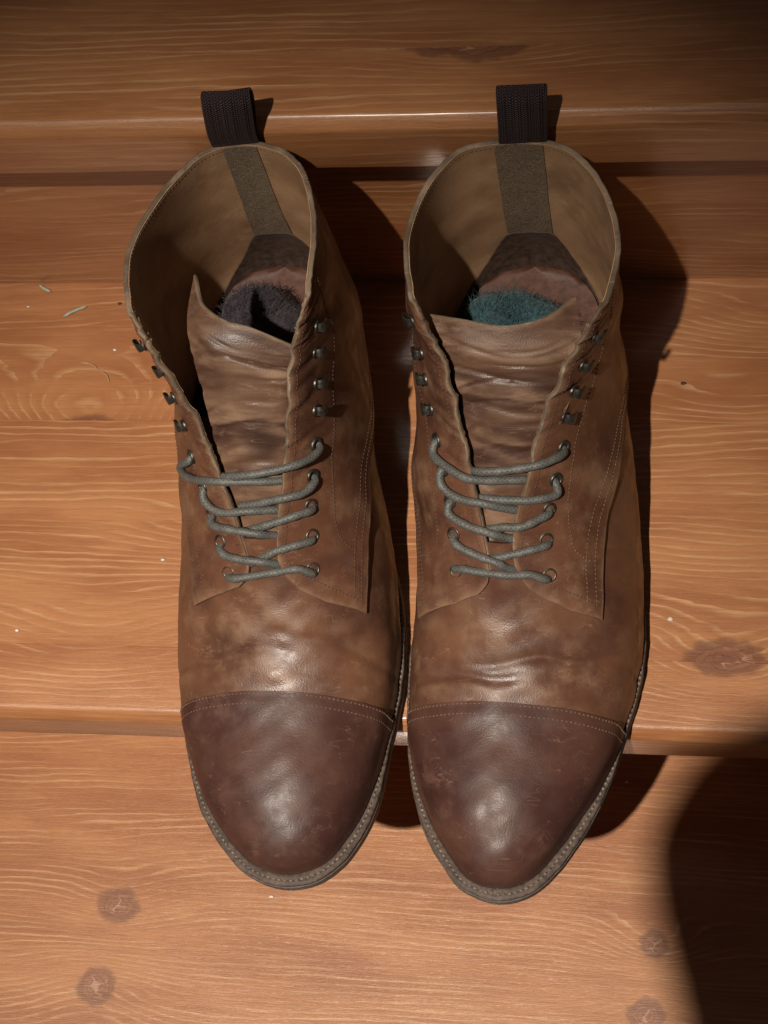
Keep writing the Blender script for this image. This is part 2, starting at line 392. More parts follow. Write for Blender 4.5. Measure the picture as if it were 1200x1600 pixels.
LEFT = dict(
    seed=4.1, tip=(-3.75, -7.54), ridge=(0, .2, .3),
    left=[(-4.5, -7.42), (-5.2, -7.16), (-5.90, -6.67), (-7.05, -5.43), (-7.99, -4.07), (-8.6, -2.76), (-9.28, -1.0), (-9.7, .6), (-10.0, 2.4), (-10.15, 4.6), (-10.2, 7), (-10.1, 9.5), (-9.95, 12), (-9.7, 14.5), (-9.6, 17.5), (-8.9, 20.4), (-7.5, 22.3), (-5.9, 22.8)],
    right=[(-3.1, -7.42), (-2.5, -7.2), (-1.68, -6.48), (-.78, -4.94), (-.21, -3.31), (.19, -1.54), (.5, .24), (.68, 2.2), (.62, 4.2), (.3, 6.4), (-.3, 8.6), (-1.0, 11), (-1.8, 14), (-2.3, 17), (-2.8, 20.2), (-4.2, 22.2), (-5.9, 22.8)],
    rings=[
        dict(FL=(-5.82, 6.5, 9.0), FR=(-4.05, 6.5, 9.05), B=(-5.1, 9.2, 1.35), xl=(-7.4, -9.0, -9.95, -10.3, -10.2), xr=(-2.5, -1.0, -.2, .05, -.1)),
        dict(FL=(-6.48, 8.3, 11.15), FR=(-3.6, 8.3, 11.1), B=(-5.4, 14.6, 2.5), xl=(-7.9, -9.3, -10.0, -10.3, -9.9), xr=(-2.35, -1.2, -.75, -.95, -1.6)),
        dict(FL=(-7.2, 10.1, 13.35), FR=(-3.15, 10.1, 13.35), B=(-5.7, 20.4, 2.6), xl=(-8.5, -9.6, -10.1, -9.8, -8.7), xr=(-2.15, -1.4, -1.3, -1.8, -3.0)),
        dict(FL=(-8.5, 11.8, 15.35), FR=(-2.8, 11.9, 15.4), B=(-5.9, 22.7, 5.6), xl=(-9.2, -10.0, -10.0, -9.2, -7.7), xr=(-2.05, -1.5, -1.5, -2.3, -4.0)),
        dict(FL=(-9.05, 12.55, 16.2), FR=(-2.4, 13.05, 16.45), B=(-5.9, 22.2, 11.4), xl=(-9.65, -10.15, -9.85, -8.8, -7.3), xr=(-2.0, -1.75, -1.85, -2.55, -4.0)),
        dict(FL=(-9.6, 13.5, 16.75), FR=(-2.1, 14.2, 16.85), B=(-5.9, 22.0, 17.1), xl=(-10.0, -10.2, -9.5, -8.35, -7.2), xr=(-2.02, -1.96, -2.2, -2.8, -3.85)),
    ],
    creases=[(1.7, -.14, .25, .10, -7.6, 2.6), (2.4, -.10, .26, -.15, -1.5, 2.2), (3.3, .07, .8, .0, -4.6, 2.0), (.9, .05, .4, 0, -5, 3), (-.8, .04, .55, -.03, -4.6, 2.8)],
)
TONGUE = {
 'R': [
    [(5.16, 5.16, 7.24), (5.58, 5.13, 7.35), (5.99, 5.13, 7.38), (6.4, 5.15, 7.36), (6.8, 5.19, 7.27)] ,
    [(5.11, 6.41, 8.42), (5.57, 6.37, 8.56), (6.03, 6.36, 8.6), (6.47, 6.38, 8.56), (6.91, 6.44, 8.44)] ,
    [(4.88, 8.16, 10.19), (5.56, 8.08, 10.39), (6.22, 8.06, 10.47), (6.87, 8.09, 10.4), (7.51, 8.18, 10.21)] ,
    [(4.71, 9.65, 11.69), (5.63, 9.52, 12.0), (6.51, 9.48, 12.11), (7.38, 9.53, 12.02), (8.23, 9.67, 11.71)] ,
    [(4.43, 10.87, 13.03), (5.6, 10.7, 13.39), (6.73, 10.65, 13.52), (7.84, 10.71, 13.4), (8.93, 10.88, 13.05)] ,
    [(4.15, 11.88, 14.1), (5.5, 11.69, 14.48), (6.8, 11.63, 14.61), (8.08, 11.69, 14.48), (9.34, 11.88, 14.11)] ,
    [(3.7, 12.89, 15.12), (4.91, 12.52, 15.35), (6.55, 12.31, 15.35), (8.16, 12.52, 15.35), (9.56, 13.09, 15.3)] ,
    [(3.11, 14.17, 15.5), (4.64, 13.64, 15.95), (6.37, 13.25, 16.1), (7.96, 13.72, 15.95), (9.27, 15.03, 15.5)] ,
 ],
 'L': [
    [(-5.73, 4.99, 7.08), (-5.25, 4.96, 7.19), (-4.79, 4.95, 7.23), (-4.35, 4.97, 7.2), (-3.92, 5.01, 7.11)] ,
    [(-5.69, 6.27, 8.29), (-5.14, 6.22, 8.42), (-4.6, 6.22, 8.47), (-4.09, 6.24, 8.44), (-3.6, 6.3, 8.31)] ,
    [(-6.18, 8.06, 10.07), (-5.38, 8.01, 10.31), (-4.62, 8.01, 10.41), (-3.9, 8.07, 10.38), (-3.2, 8.19, 10.22)] ,
    [(-6.72, 9.48, 11.48), (-5.66, 9.38, 11.83), (-4.66, 9.36, 11.97), (-3.73, 9.44, 11.9), (-2.84, 9.61, 11.63)] ,
    [(-6.9, 10.63, 12.75), (-5.73, 10.51, 13.17), (-4.63, 10.51, 13.35), (-3.61, 10.62, 13.3), (-2.64, 10.84, 13.0)] ,
    [(-7.22, 11.96, 14.2), (-5.92, 11.74, 14.54), (-4.69, 11.64, 14.63), (-3.54, 11.67, 14.46), (-2.45, 11.83, 14.04)] ,
    [(-7.61, 13.85, 15.4), (-6.68, 12.91, 15.7), (-5.63, 12.45, 15.49), (-4.4, 12.31, 15.17), (-2.48, 12.26, 14.55)] ,
    [(-7.54, 16.2, 15.5), (-6.93, 14.59, 15.95), (-5.81, 13.62, 16.1), (-4.62, 13.3, 15.95), (-2.59, 12.75, 15.1)] ,
 ],
}
LACE = {
 'R': [
    [(4.08, 5.92, 7.49), (3.89, 5.51, 7.68), (4.32, 5.33, 8.01), (5.37, 5.16, 8.1), (6.51, 5.09, 8.03), (7.36, 5.1, 8.12), (8.08, 5.07, 7.64), (7.85, 5.44, 7.39)] ,
    [(7.88, 6.84, 8.22), (8.1, 6.46, 8.44), (7.41, 6.05, 8.74), (6.47, 5.81, 8.7), (5.78, 5.7, 8.56), (5.28, 5.69, 8.32)] ,
    [(4.06, 7.0, 8.41), (3.85, 6.62, 8.6), (4.0, 6.28, 8.65), (4.81, 5.82, 8.69), (5.83, 5.44, 8.68), (6.35, 5.33, 8.27), (6.99, 5.42, 7.73)] ,
    [(7.95, 7.95, 9.31), (8.15, 7.55, 9.44), (7.71, 7.17, 9.61), (6.96, 6.77, 9.66), (6.02, 6.81, 9.47), (5.56, 6.79, 9.29), (5.08, 6.83, 9.0)] ,
    [(3.96, 8.2, 9.55), (3.71, 7.82, 9.68), (3.67, 7.46, 9.5), (4.47, 6.88, 9.52), (5.55, 6.54, 9.45), (6.42, 6.52, 8.91), (7.05, 6.59, 8.45)] ,
    [(8.17, 8.9, 10.35), (8.44, 8.53, 10.44), (8.51, 8.19, 10.19), (7.75, 7.75, 10.48), (6.57, 7.67, 10.54), (5.66, 7.75, 10.45), (4.99, 7.9, 10.28)] ,
    [(3.71, 9.34, 10.61), (3.4, 9.01, 10.72), (3.35, 8.5, 10.4), (4.0, 7.89, 10.35), (5.37, 7.46, 10.57), (6.57, 7.46, 10.0), (7.25, 7.56, 9.63)] ,
    [(8.49, 10.07, 11.2), (8.8, 9.74, 11.26), (8.72, 9.47, 11.47), (7.9, 8.81, 11.94), (6.48, 8.51, 11.91), (5.36, 8.5, 11.75), (4.69, 8.75, 11.31)] ,
    [(3.44, 10.4, 11.02), (3.09, 10.13, 11.09), (3.0, 9.69, 10.97), (3.74, 8.85, 11.37), (4.7, 8.24, 11.56), (6.03, 8.3, 11.25), (6.9, 8.43, 11.04), (7.61, 8.57, 10.74)] ,
 ],
 'L': [
    [(-6.39, 5.33, 7.29), (-6.56, 4.93, 7.49), (-6.17, 4.76, 7.76), (-5.2, 4.9, 7.86), (-4.08, 5.06, 8.0), (-3.19, 5.17, 8.05), (-2.6, 5.17, 7.52), (-2.86, 5.53, 7.3)] ,
    [(-2.89, 6.86, 8.16), (-2.61, 6.51, 8.35), (-3.24, 6.09, 8.71), (-4.22, 5.78, 8.66), (-4.91, 5.53, 8.37), (-5.44, 5.41, 8.07)] ,
    [(-6.73, 6.49, 8.0), (-6.95, 6.09, 8.19), (-6.72, 5.75, 8.27), (-6.0, 5.47, 8.42), (-4.94, 5.31, 8.55), (-4.32, 5.34, 8.25), (-3.77, 5.44, 7.75)] ,
    [(-2.83, 8.01, 9.12), (-2.53, 7.66, 9.25), (-3.2, 7.13, 9.7), (-4.3, 6.81, 9.52), (-5.16, 6.68, 9.17), (-5.77, 6.69, 8.82)] ,
    [(-7.06, 7.6, 8.81), (-7.3, 7.21, 8.94), (-7.19, 6.91, 8.99), (-6.37, 6.58, 9.31), (-5.04, 6.38, 9.31), (-4.32, 6.49, 8.84), (-3.68, 6.61, 8.47)] ,
    [(-2.71, 9.02, 10.1), (-2.36, 8.7, 10.19), (-2.69, 8.06, 10.34), (-3.34, 7.67, 10.6), (-4.5, 7.53, 10.33), (-5.23, 7.48, 10.07), (-5.79, 7.51, 9.81)] ,
    [(-7.26, 8.55, 9.95), (-7.52, 8.17, 10.02), (-7.48, 7.76, 9.86), (-6.79, 7.21, 9.83), (-5.38, 7.13, 10.15), (-4.31, 7.33, 9.85), (-3.62, 7.5, 9.54)] ,
    [(-2.51, 10.2, 10.96), (-2.11, 9.93, 11.0), (-2.32, 9.34, 11.31), (-3.08, 8.67, 11.79), (-4.43, 8.33, 11.74), (-5.58, 8.26, 11.51), (-6.52, 8.46, 10.95)] ,
    [(-7.91, 9.81, 10.35), (-8.21, 9.5, 10.4), (-9.01, 9.69, 9.11), (-8.45, 8.96, 9.74), (-6.92, 8.17, 11.1), (-5.19, 8.15, 11.13), (-4.08, 8.3, 10.88), (-3.36, 8.5, 10.65)] ,
 ],
}
# ---------------------------------------------------------------- the staircase
D, H, T, O = 24.8, 17.8, 3.5, 2.4
def plank(parent, y0, y1, ztop, th, mat, nose=False):
    e = .005
    if nose:
        pr = []
        for k, (dy, dz) in enumerate(((.62, 0), (.52, -.012), (.44, -.05), (.36, -.12), (.24, -.26), (.12, -.42), (.05, -.53), (.012, -.64), (0, -.74))):
            pr.append((y0 + dy, ztop + dz))
        for k in range(4):
            a = math.pi / 2 * k / 3; pr.append((y0 + .16 - .16 * math.cos(a), ztop - th + .16 - .16 * math.sin(a)))
    else:
        pr = [(y0 + e, ztop), (y0, ztop - e), (y0, ztop - th)]
    pr = pr + [(y1, ztop - th), (y1, ztop - e), (y1 - e, ztop)]
    n = len(pr); X = np.linspace(-62, 66, 33); V = []
    for i, x in enumerate(X):
        w = .02 * math.sin(x * .37 + y0) if nose else 0
        V += [(x, y + (w if j < 12 and nose else 0), z) for j, (y, z) in enumerate(pr)]
    F = gridf(len(X), n, 0, True, False, True) + [tuple(range(n)), tuple(range(len(V) - 1, len(V) - 1 - n, -1))]
    o = link('plank', V, F, mat, parent, sharp=35)
    return o
def tread(name, z, planks, th=3.5):
    t = tag(empty(name, (0, 0, 0)), kind='structure')
    for i, (y0, y1, mat) in enumerate(planks): plank(t, y0, y1, z, th, mat, i == 0)
    return t
wm_front = wood('pine_front_stave', 1.7, ovals=[(-15.6, 4.1, 4.2, 2.3, 3.2), (16.0, 3.9, 4.5, 2.6, 5.5)], knots=[(16.2, 4.05, .95, .5, 1.9)], freq=2.2, amp=2.8)
wm_mid = wood('pine_middle_stave', 4.3, ovals=[(-15.4, 3.6, 4.6, 2.4, 4.5), (-9, 9.8, 4, 1.6, 2.5), (16.2, 3.7, 4.6, 2.6, 5.0)], knots=[(16.2, 3.62, 1.30, 1.0, 1.75)], freq=2.6, amp=3.2)
wm_back = wood('pine_back_stave', 8.9, ovals=[(-17.0, 16.2, 6.5, 3.4, 13.0), (18.5, 22.2, 4.0, 2.0, 3.4), (18.0, 17.6, 5.0, 1.6, 3.0)], knots=[(-17.3, 15.85, .85, 1.0, 2.2)], freq=2.2, amp=2.6)
wm_low = wood('pine_lower_stave', 12.4, knots=[(-17.67, -6.56, 1.0, 3.4, 1.25), (-18.39, -11.13, 1.1, -3.6, 1.05), (13.27, -7.13, .82, 3.4, .95), (12.85, -10.92, .9, -3.2, 1.2)], kcol=(.20, .078, .042), freq=2.7, amp=3.2)
wm_low2 = wood('pine_lower_front_stave', 15.4, freq=2.2, amp=3.5)
wm_up = wood('pine_upper_front_stave', 19.2, ovals=[(4.4, 26.9, 5.0, 1.5, 3.0)], knots=[(4.4, 26.6, .95, 1.0, 3.2)], freq=2.0, amp=2.6)
wm_up2 = wood('pine_upper_stave', 23.7, freq=2.2, amp=3.4)
wm_ris = wood('pine_riser', 27.1, freq=1.8, amp=4)
wm_ris2 = wood('pine_lower_riser', 31.9, freq=1.8, amp=4)
tread('stair_tread', 0, [(0, 3.78, wm_front), (3.785, 16.35, wm_mid), (16.355, 27.3, wm_back)])
tread('upper_stair_tread', H, [(D - O, 26.32, wm_up), (26.325, 38, wm_up2), (38.005, 49, wm_up2)])
tread('lower_stair_tread', -H, [(-22.4, -16.0, wm_low2), (-15.995, 7.2, wm_low)])
def riser(name, y, z0, z1, mat):
    t = tag(empty(name, (0, 0, 0)), kind='structure')
    V = [(x, yy, zz) for x in (-62, 66) for yy in (y, y + 2) for zz in (z0, z1)]
    F = [(0, 1, 3, 2), (4, 6, 7, 5), (0, 4, 5, 1), (2, 3, 7, 6), (1, 5, 7, 3), (0, 2, 6, 4)]
    link('riser_board', V, F, mat, t, smooth=False)
riser('stair_riser', D, .05, H - T - .02, wm_ris)
riser('lower_stair_riser', 4.7, -H + .05, -T - .02, wm_ris2)

# ---------------------------------------------------------------- boot materials
def boot_mats(sd, k):
    q = lambda c, s: tuple(v * s for v in c)
    return dict(
        vamp=leather('brown_vamp_leather' + k, (.148, .066, .036), (.090, .038, .024), (.212, .118, .066), 3 + sd, .39, .38, .45, .25, .42),
        cap=leather('dark_toe_cap_leather' + k, (.086, .037, .026), (.056, .023, .019), (.128, .062, .044), 9 + sd, .44, .5, .35, .18, .30),
        quarter=leather('brown_quarter_leather' + k, (.152, .065, .036), (.086, .036, .023), (.245, .140, .082), 15 + sd, .38, .35, .55, .25, .48),
        tongue=leather('worn_tongue_leather' + k, (.150, .080, .048), (.056, .025, .018), (.265, .165, .105), 22 + sd, .42, .25, .9, .25, .4, (.42, 1.7, 1.7)),
        lining=leather('tan_lining_leather' + k, (.47, .285, .160), (.34, .195, .105), (.54, .355, .21), 31 + sd, .62, .2, .5, .3, .25),
        edge2=leather('seam_edge_leather' + k, (.190, .110, .068), (.110, .060, .038), (.270, .180, .115), 41 + sd, .6, .4, .5, .3, .3),
        edge=leather('raw_cut_edge' + k, (.240, .175, .120), (.110, .075, .050), (.360, .290, .210), 37 + sd, .72, .6, .5, .5, .25))
strip_m = plain('suede_heel_strip', (.24, .178, .125), .9, 0, .35, 16, .9, .001, Specular_IOR_Level=.15)
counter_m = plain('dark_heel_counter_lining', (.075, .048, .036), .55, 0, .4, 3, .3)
insole_m = plain('russet_insole_leather', (.105, .046, .031), .5, 0, .25, 3, .25)
welt_m = plain('dusty_welt', (.088, .060, .046), .66, 0, .45, 4, .5, .0005)
sole_m = plain('worn_outsole_edge', (.100, .082, .070), .62, 0, .4, 5, .4)
thread_m = plain('tan_thread', (.165, .105, .068), .7, 0, .35, 9, .2)
welt_thread_m = plain('dusty_welt_thread', (.20, .155, .12), .75, 0, .4, 6, .2)
dthread_m = plain('brown_thread', (.105, .058, .038), .7, 0, .3, 9, .2)
brass_m = plain('tarnished_metal', (.115, .108, .092), .42, .85, .35, 6, .25)
hole_shade_m = plain('eyelet_hole_shade', (.012, .010, .009), .9)  # near-black colour that paints in the dark of the eyelets
lace_m = cord_mat('waxed_lace', (.118, .118, .108))
web_m = web_mat('dark_brown_webbing', (.040, .025, .027))

def stitches(name, P, N, mat, parent, base, gap=.24, ln=.15, w=.030, h=.028, lift=.0):
    """a row of single thread stitches along the curve P"""
    P = np.asarray(P, float); N = np.asarray(N, float)
    L = np.concatenate([[0], np.cumsum(np.linalg.norm(np.diff(P, axis=0), axis=1))]); n = max(int(L[-1] / gap), 1)
    bag = Bag()
    for i in range(n):
        c0 = (i + .5) * gap; a = np.array([np.interp(c0 - ln / 2, L, P[:, k]) for k in range(3)]); b = np.array([np.interp(c0 + ln / 2, L, P[:, k]) for k in range(3)])
        nn = np.array([np.interp(c0, L, N[:, k]) for k in range(3)]); nn /= np.linalg.norm(nn)
        t = b - a; t /= np.linalg.norm(t) + 1e-9; s = np.cross(nn, t); m = (a + b) / 2
        s2 = s * w * random.uniform(.8, 1.2); sk = s * random.uniform(-.012, .012)
        V = [a - nn * .03, a + sk + s2 * .6 + nn * lift, a + sk - s2 * .6 + nn * lift, m + s2 + nn * (h + lift), m - s2 + nn * (h + lift), m + s2 * 1.2 - nn * .03, m - s2 * 1.2 - nn * .03,
             b - sk + s2 * .6 + nn * lift, b - sk - s2 * .6 + nn * lift, b - nn * .03]
        F = [(0, 2, 1), (1, 2, 4, 3), (3, 4, 8, 7), (7, 8, 9), (1, 3, 5), (0, 1, 5), (5, 3, 7), (5, 7, 9), (2, 6, 4), (0, 6, 2), (6, 8, 4), (6, 9, 8)]
        bag.add(V, F)
    return bag.link(name, mat, parent, base)

def interp_curve(pts, n):
    return resample(np.array(pts, float), n)

def build_boot(side, data, label, extra):
    b = Boot(data); base = extra['base']; J = b.J0
    root = tag(empty('boot', base), label, 'boot', 'pair of lace up boots')
    M = boot_mats(0 if side == 'R' else 50, '_' + extra['word'])
    # ---- outline of the sole
    out = np.vstack([np.array(data['left'])[::-1][:-1], [data['tip']], np.array(data['right'])[:-1]])
    out = np.vstack([[data['left'][-1]], out])
    out = resample(out, 300, True)
    for _ in range(3): out = .25 * np.roll(out, 1, 0) + .5 * out + .25 * np.roll(out, -1, 0)
    tg = np.roll(out, -1, 0) - np.roll(out, 1, 0); nr = np.stack([tg[:, 1], -tg[:, 0]], 1); nr /= np.linalg.norm(nr, axis=1)[:, None]
    if ((out - out.mean(0)) * nr).sum() < 0: nr = -nr
    zf = zfeather(out[:, 1]); back = np.clip((out[:, 1] - 11) / 5, 0, 1); sc = (1 - .72 * back) * np.where(nr[:, 0] < 0, 1 + .45 * nr[:, 0] * np.clip((out[:, 1] + 4.5) / 4, 0, 1), 1) * (1 + .36 * np.clip((-1.5 - out[:, 1]) / 4, 0, 1)) * np.where(nr[:, 0] > .3, .55 + .45 * np.clip((-1.0 - out[:, 1]) / 3, 0, 1), 1)
    for _ in range(6): sc = .25 * np.roll(sc, 1) + .5 * sc + .25 * np.roll(sc, -1)
    rag = .012 * np.sin(np.arange(300) * .9) + .008 * rng.standard_normal(300)
    def sweep(prof, jit=0.0):
        V = []
        for (o, z) in prof:
            oo = o * sc if o > 0 else np.full(300, o)
            if jit and o > 0: oo = oo + rag * jit
            V.append(np.column_stack([out + nr * oo[:, None], zf + z + (rag * .4 * jit if o > 0 else 0)]))
        V = np.stack(V, 1); return V
    Wp = sweep([(-.7, -.06), (.02, -.05), (.10, -.015), (.22, .012), (.25, -.012), (.28, .012), (.38, .005), (.44, -.05), (.45, -.20), (.40, -.27), (-.7, -.28)], 1)
    ccw = np.cross(tg[0], nr[0]) > 0
    welt = link('welt', Wp.reshape(-1, 3), gridf(300, 11, 0, not ccw, True, True), welt_m, root, base, sharp=50)
    front = np.where(out[:, 1] < 9)[0]
    k0 = front[np.argmax(np.diff(np.concatenate([[front[-1] - 300], front])))] if len(front) < 300 else 0
    order = np.roll(np.arange(300), -k0)[:len(front)]
    wl = np.column_stack([out + nr * (.25 * sc)[:, None], zf + .012])[order]
    stitches('stitching', wl, np.tile([0, 0, 1.0], (len(wl), 1)), welt_thread_m, welt, base, .27, .19, .05, .035)
    Sp = sweep([(-.8, -.28), (.40, -.285), (.47, -.34), (.485, -.55), (.48, -.90), (.42, -1.06), (-.8, -1.10)], .5)
    V = Sp.reshape(-1, 3); F = gridf(300, 7, 0, not ccw, True, True)
    F.append(tuple(i * 7 + 6 for i in (range(300) if not ccw else range(299, -1, -1))))
    outsole = link('outsole', V, F, sole_m, root, base, sharp=40)
    hs = np.where(out[:, 1] > 15.8)[0]; hk = hs[np.argmax(np.diff(np.concatenate([[hs[-1] - 300], hs])))]; hs = np.roll(np.arange(300), -hk)[:len(hs)]
    hv = []
    for z in (0, 1, 2):
        o = out[hs] + nr[hs] * (.10 - .03 * z); zz = [zf[hs] - 1.08, np.full(len(hs), .12), np.zeros(len(hs))][z]
        if z == 2: o = out[hs] + nr[hs] * -.02
        hv.append(np.column_stack([o, zz]))
    hv = np.stack(hv); n = len(hs)
    link('heel', hv.reshape(-1, 3), gridf(3, n, 0, ccw, False, True) + [tuple(range(2*n, 3*n)) if ccw else tuple(range(3*n-1, 2*n-1, -1))], sole_m, root, base, sharp=40)
    # ---- vamp
    def grid(sv, tv, off): S, TT = np.meshgrid(sv, tv, indexing='ij'); return b.at(S, TT, off)
    bag = Bag()
    def ridge(S, TT, P): return np.clip((b.wr(S.ravel(), TT.ravel(), P.reshape(-1, 3)).reshape(S.shape) - .008) / .045, 0, 1)
    sv, tv = np.linspace(7.2, J + .93, 90), np.linspace(-6.6, 6.6, 170); S, TT = np.meshgrid(sv, tv, indexing='ij')
    P, N = grid(sv, tv, 0.0); bag.add(*sheet(P, N, .14, True)); w1 = .55 * ridge(S, TT, P) + .28 * np.clip((np.abs(TT) - 3.4) / 1.6, 0, 1) * np.clip((6.4 - np.abs(TT)) / 1.0, 0, 1)
    P, N = grid(np.linspace(J + .8, J + 4.0, 50), np.linspace(2.3, 11.7, 120), -.01); bag.add(*sheet(P, N, .12, True))
    vamp = bag.link('vamp', M['vamp'], root, base, sharp=60, wear=np.concatenate([w1.ravel(), w1.ravel(), np.full(50 * 120 * 2, .25)]))
    # ---- toe cap
    tv = np.linspace(-6.3, 6.3, 170); scap = np.interp(tv, *zip(*extra['cap'])); u = np.linspace(0, 1, 80) ** .85
    S = u[:, None] * scap[None, :]; S[0] = .0; TT = np.broadcast_to(tv, S.shape)
    offs = .09 + .03 * np.exp(-((S - scap[None, :] + .25) / .2) ** 2)
    P, N = b.at(S, TT, offs); cap = link('toe_cap', *sheet(P, N, .12, True), M['cap'], root, base, sharp=60, wear=np.tile((.55 * np.clip(1 - S / 2.4, 0, 1) ** 1.5 + .3 * np.exp(-(scap[None, :] - S) / .05)).ravel(), 2))
    for dd in (.055, .30):
        tt = np.linspace(-5.6, 5.6, 160); ss = np.interp(tt, *zip(*extra['cap'])) - dd
        P, N = b.at(ss, tt, .125 if dd < .1 else .112); stitches('stitching', P, N, thread_m, cap, base, .21, .14, .026)
    # ---- quarters: one wrap from facing to facing round the heel
    cl, cr = extra['corner']
    def sfront(tc):
        left = [(1, J + .60), (1.12, J + .45), (1.4, J + .32), (1.9, J + .24), (cl, J + .15), (cl + .03, J + .22), (cl + .22, J + .8), (cl + .5, J + 1.4), (cl + .85, J + 1.95), (cl + 1.6, J + 2.6), (5.6, J + 3.1), (7, J + 3.3)]
        right = [(1, J + .60), (1.12, J + .45), (1.4, J + .30), (1.9, J + .18), (cr, J + .12), (cr + .03, J + .20), (cr + .30, J + .8), (cr + .55, J + 1.4), (cr + .9, J + 1.95), (cr + 1.6, J + 2.6), (5.6, J + 3.1), (7, J + 3.3)]
        tc = np.asarray(tc, float); m = np.where(tc > 7, 14 - tc, tc)
        return np.where(tc <= 7, np.interp(m, *zip(*left)), np.interp(m, *zip(*right)))
    def tmap(S, tc):
        """the facing edge runs in towards the throat below the second eyelet"""
        e = np.interp(S, [J + .3, J + .6, J + 1.05, 99], [.58, .66, 1.0, 1.0])
        m = np.where(tc > 7, 14 - tc, tc); m2 = m - (1 - e) * np.clip(1 - (m - 1) / 1.6, 0, 1) ** 1.5
        return np.where(tc > 7, 14 - m2, m2)
    def edgewave(S, tc):
        m = np.where(tc > 7, 14 - tc, tc); up = np.clip((S - J - 1.2) / 1.2, 0, 1) * np.clip((b.smax - S) / .6, 0, 1)
        w = up * np.exp(-((m - 1) / .35) ** 2) * (.026 * np.sin(S * 8.3 + b.d['seed']) + .018 * np.sin(S * 14.7 + 2 * b.d['seed']))
        return np.where(tc > 7, -w, w)
    def q_at(S, tc, off):
        return b.at(S, tmap(S, tc) + edgewave(S, tc), off)
    a = np.concatenate([np.linspace(1, cl - .05, 34), cl + np.array([-.02, 0, .015, .03, .06]), np.linspace(cl + .1, 7, 60)])
    c = np.concatenate([np.linspace(1, cr - .05, 34), cr + np.array([-.02, 0, .015, .03, .06]), np.linspace(cr + .1, 6.96, 60)])
    tc = np.concatenate([a, 14 - c[::-1]]); u = np.linspace(0, 1, 120)
    sf = sfront(tc); S = sf[None, :] + (b.smax - sf)[None, :] * u[:, None]; TC = np.broadcast_to(tc, S.shape)
    P, N = q_at(S, TC, .10 + .11 * np.clip(1 - u[:, None] * 3, 0, 1))
    mq = np.minimum(TC, 14 - TC); wq = .55 * ridge(S, tmap(S, TC), P) + .8 * np.exp(-(S - sf[None, :]) / .07) + .75 * np.exp(-((mq - 1) / .10) ** 2) + .5 * np.exp(-(b.smax - S) / .10)
    quarter = link('quarter', *sheet(P, N, .21, True), M['quarter'], root, base, sharp=55, wear=np.tile(np.clip(wq, 0, 1).ravel(), 2))
    # pale cut edge that runs up one facing, round the rim and down the other
    def boundary():
        s1 = np.linspace(J + .60, b.smax, 90)
        bs = np.concatenate([s1[:-1], np.full(221, b.smax), s1[::-1][1:]]); bt = np.concatenate([np.full(89, 1.0), np.linspace(1, 13, 221), np.full(89, 13.0)])
        return bs, bt
    bs, bt = boundary(); Po, N = q_at(bs, bt, .108); Pi, _ = q_at(bs, bt, -.105)
    tg3 = np.gradient(Po, axis=0); tg3 /= np.linalg.norm(tg3, axis=1)[:, None]; ov = np.cross(tg3, N)
    ctr = np.array([(data['rings'][-1]['FL'][0] + data['rings'][-1]['FR'][0]) / 2, 12, 14]); inner, _ = q_at(np.clip(bs - .02, 0, b.smax), np.clip(bt, 1.02, 12.98), 0.15)
    sgn = np.sign(((Po - inner) * ov).sum(1)); sgn[sgn == 0] = 1; ov *= np.median(sgn)
    wob = (.012 * np.sin(np.arange(len(bs)) * .9) + .008 * rng.standard_normal(len(bs)))[:, None] * N * .6
    prof = [(0, -.05), (.0, .015), (.2, .035), (.5, .04), (.8, .032), (1, .012), (1, -.05)]
    E = np.stack([Po + (Pi - Po) * f + ov * h + wob for f, h in prof], 1)
    link('cut_edge', E.reshape(-1, 3), gridf(len(bs), 7, 0, False), M['edge'], quarter, base, sharp=70)
    for lo, hi in ((1.0, 5.2), (14 - 5.2, 13.0)):
        et = np.unique(np.concatenate([np.linspace(lo, hi, 150), tc[(tc > lo) & (tc < hi)]])); es = sfront(et)
        Pa, Na = q_at(es, et, .218); Pb, _ = q_at(es, et, .02); tt3 = np.gradient(Pa, axis=0); tt3 /= np.linalg.norm(tt3, axis=1)[:, None] + 1e-9
        oo = np.cross(tt3, Na); ins, _ = q_at(es + .03, et, .218); oo *= np.sign(np.median(((Pa - ins) * oo).sum(1)))
        E = np.stack([Pa - oo * .035 + Na * .004, Pa + oo * .012 + Na * .002, (Pa + Pb) / 2 + oo * .022, Pb + oo * .01], 1)
        link('cut_edge', E.reshape(-1, 3), gridf(len(et), 4, 0, False), M['edge2'], quarter, base, sharp=70)
    # stitch rows on the quarters
    def row(pts, n=120, off=.16, mat=dthread_m, gap=.2, **kw):
        c = interp_curve(pts, n); f0 = sfront(c[:, 1]); uu = (c[:, 0] - f0) / (b.smax - f0); P, N = q_at(c[:, 0], c[:, 1], .10 + .11 * np.clip(1 - uu * 3, 0, 1)); stitches('stitching', P, N, mat, quarter, base, gap, .135, .028, .034, **kw)
    s_ = np.linspace(J + .62, b.smax - .25, 60)
    for sd in (0, 1):
        cc = (cl, cr)[sd]; fl = (lambda t: t) if sd == 0 else (lambda t: 14 - t)
        row([(s, fl(1.22)) for s in np.linspace(b.smax - .3, J + .95, 16)] + [(J + .70, fl(1.24)), (J + .52, fl(1.45)), (J + .42, fl(1.8)), (J + .32, fl(2.3)), (J + .26, fl(cc - .12))], 260)
        g0 = [(J + .26, fl(cc - .10)), (J + .8, fl(cc + .10)), (J + 1.4, fl(cc + .36)), (J + 1.95, fl(cc + .70)), (J + 2.6, fl(cc + 1.4)), (J + 3.2, fl(5.6))]
        g1 = [(s + .03, fl((t if sd == 0 else 14 - t) - .20)) for s, t in g0]
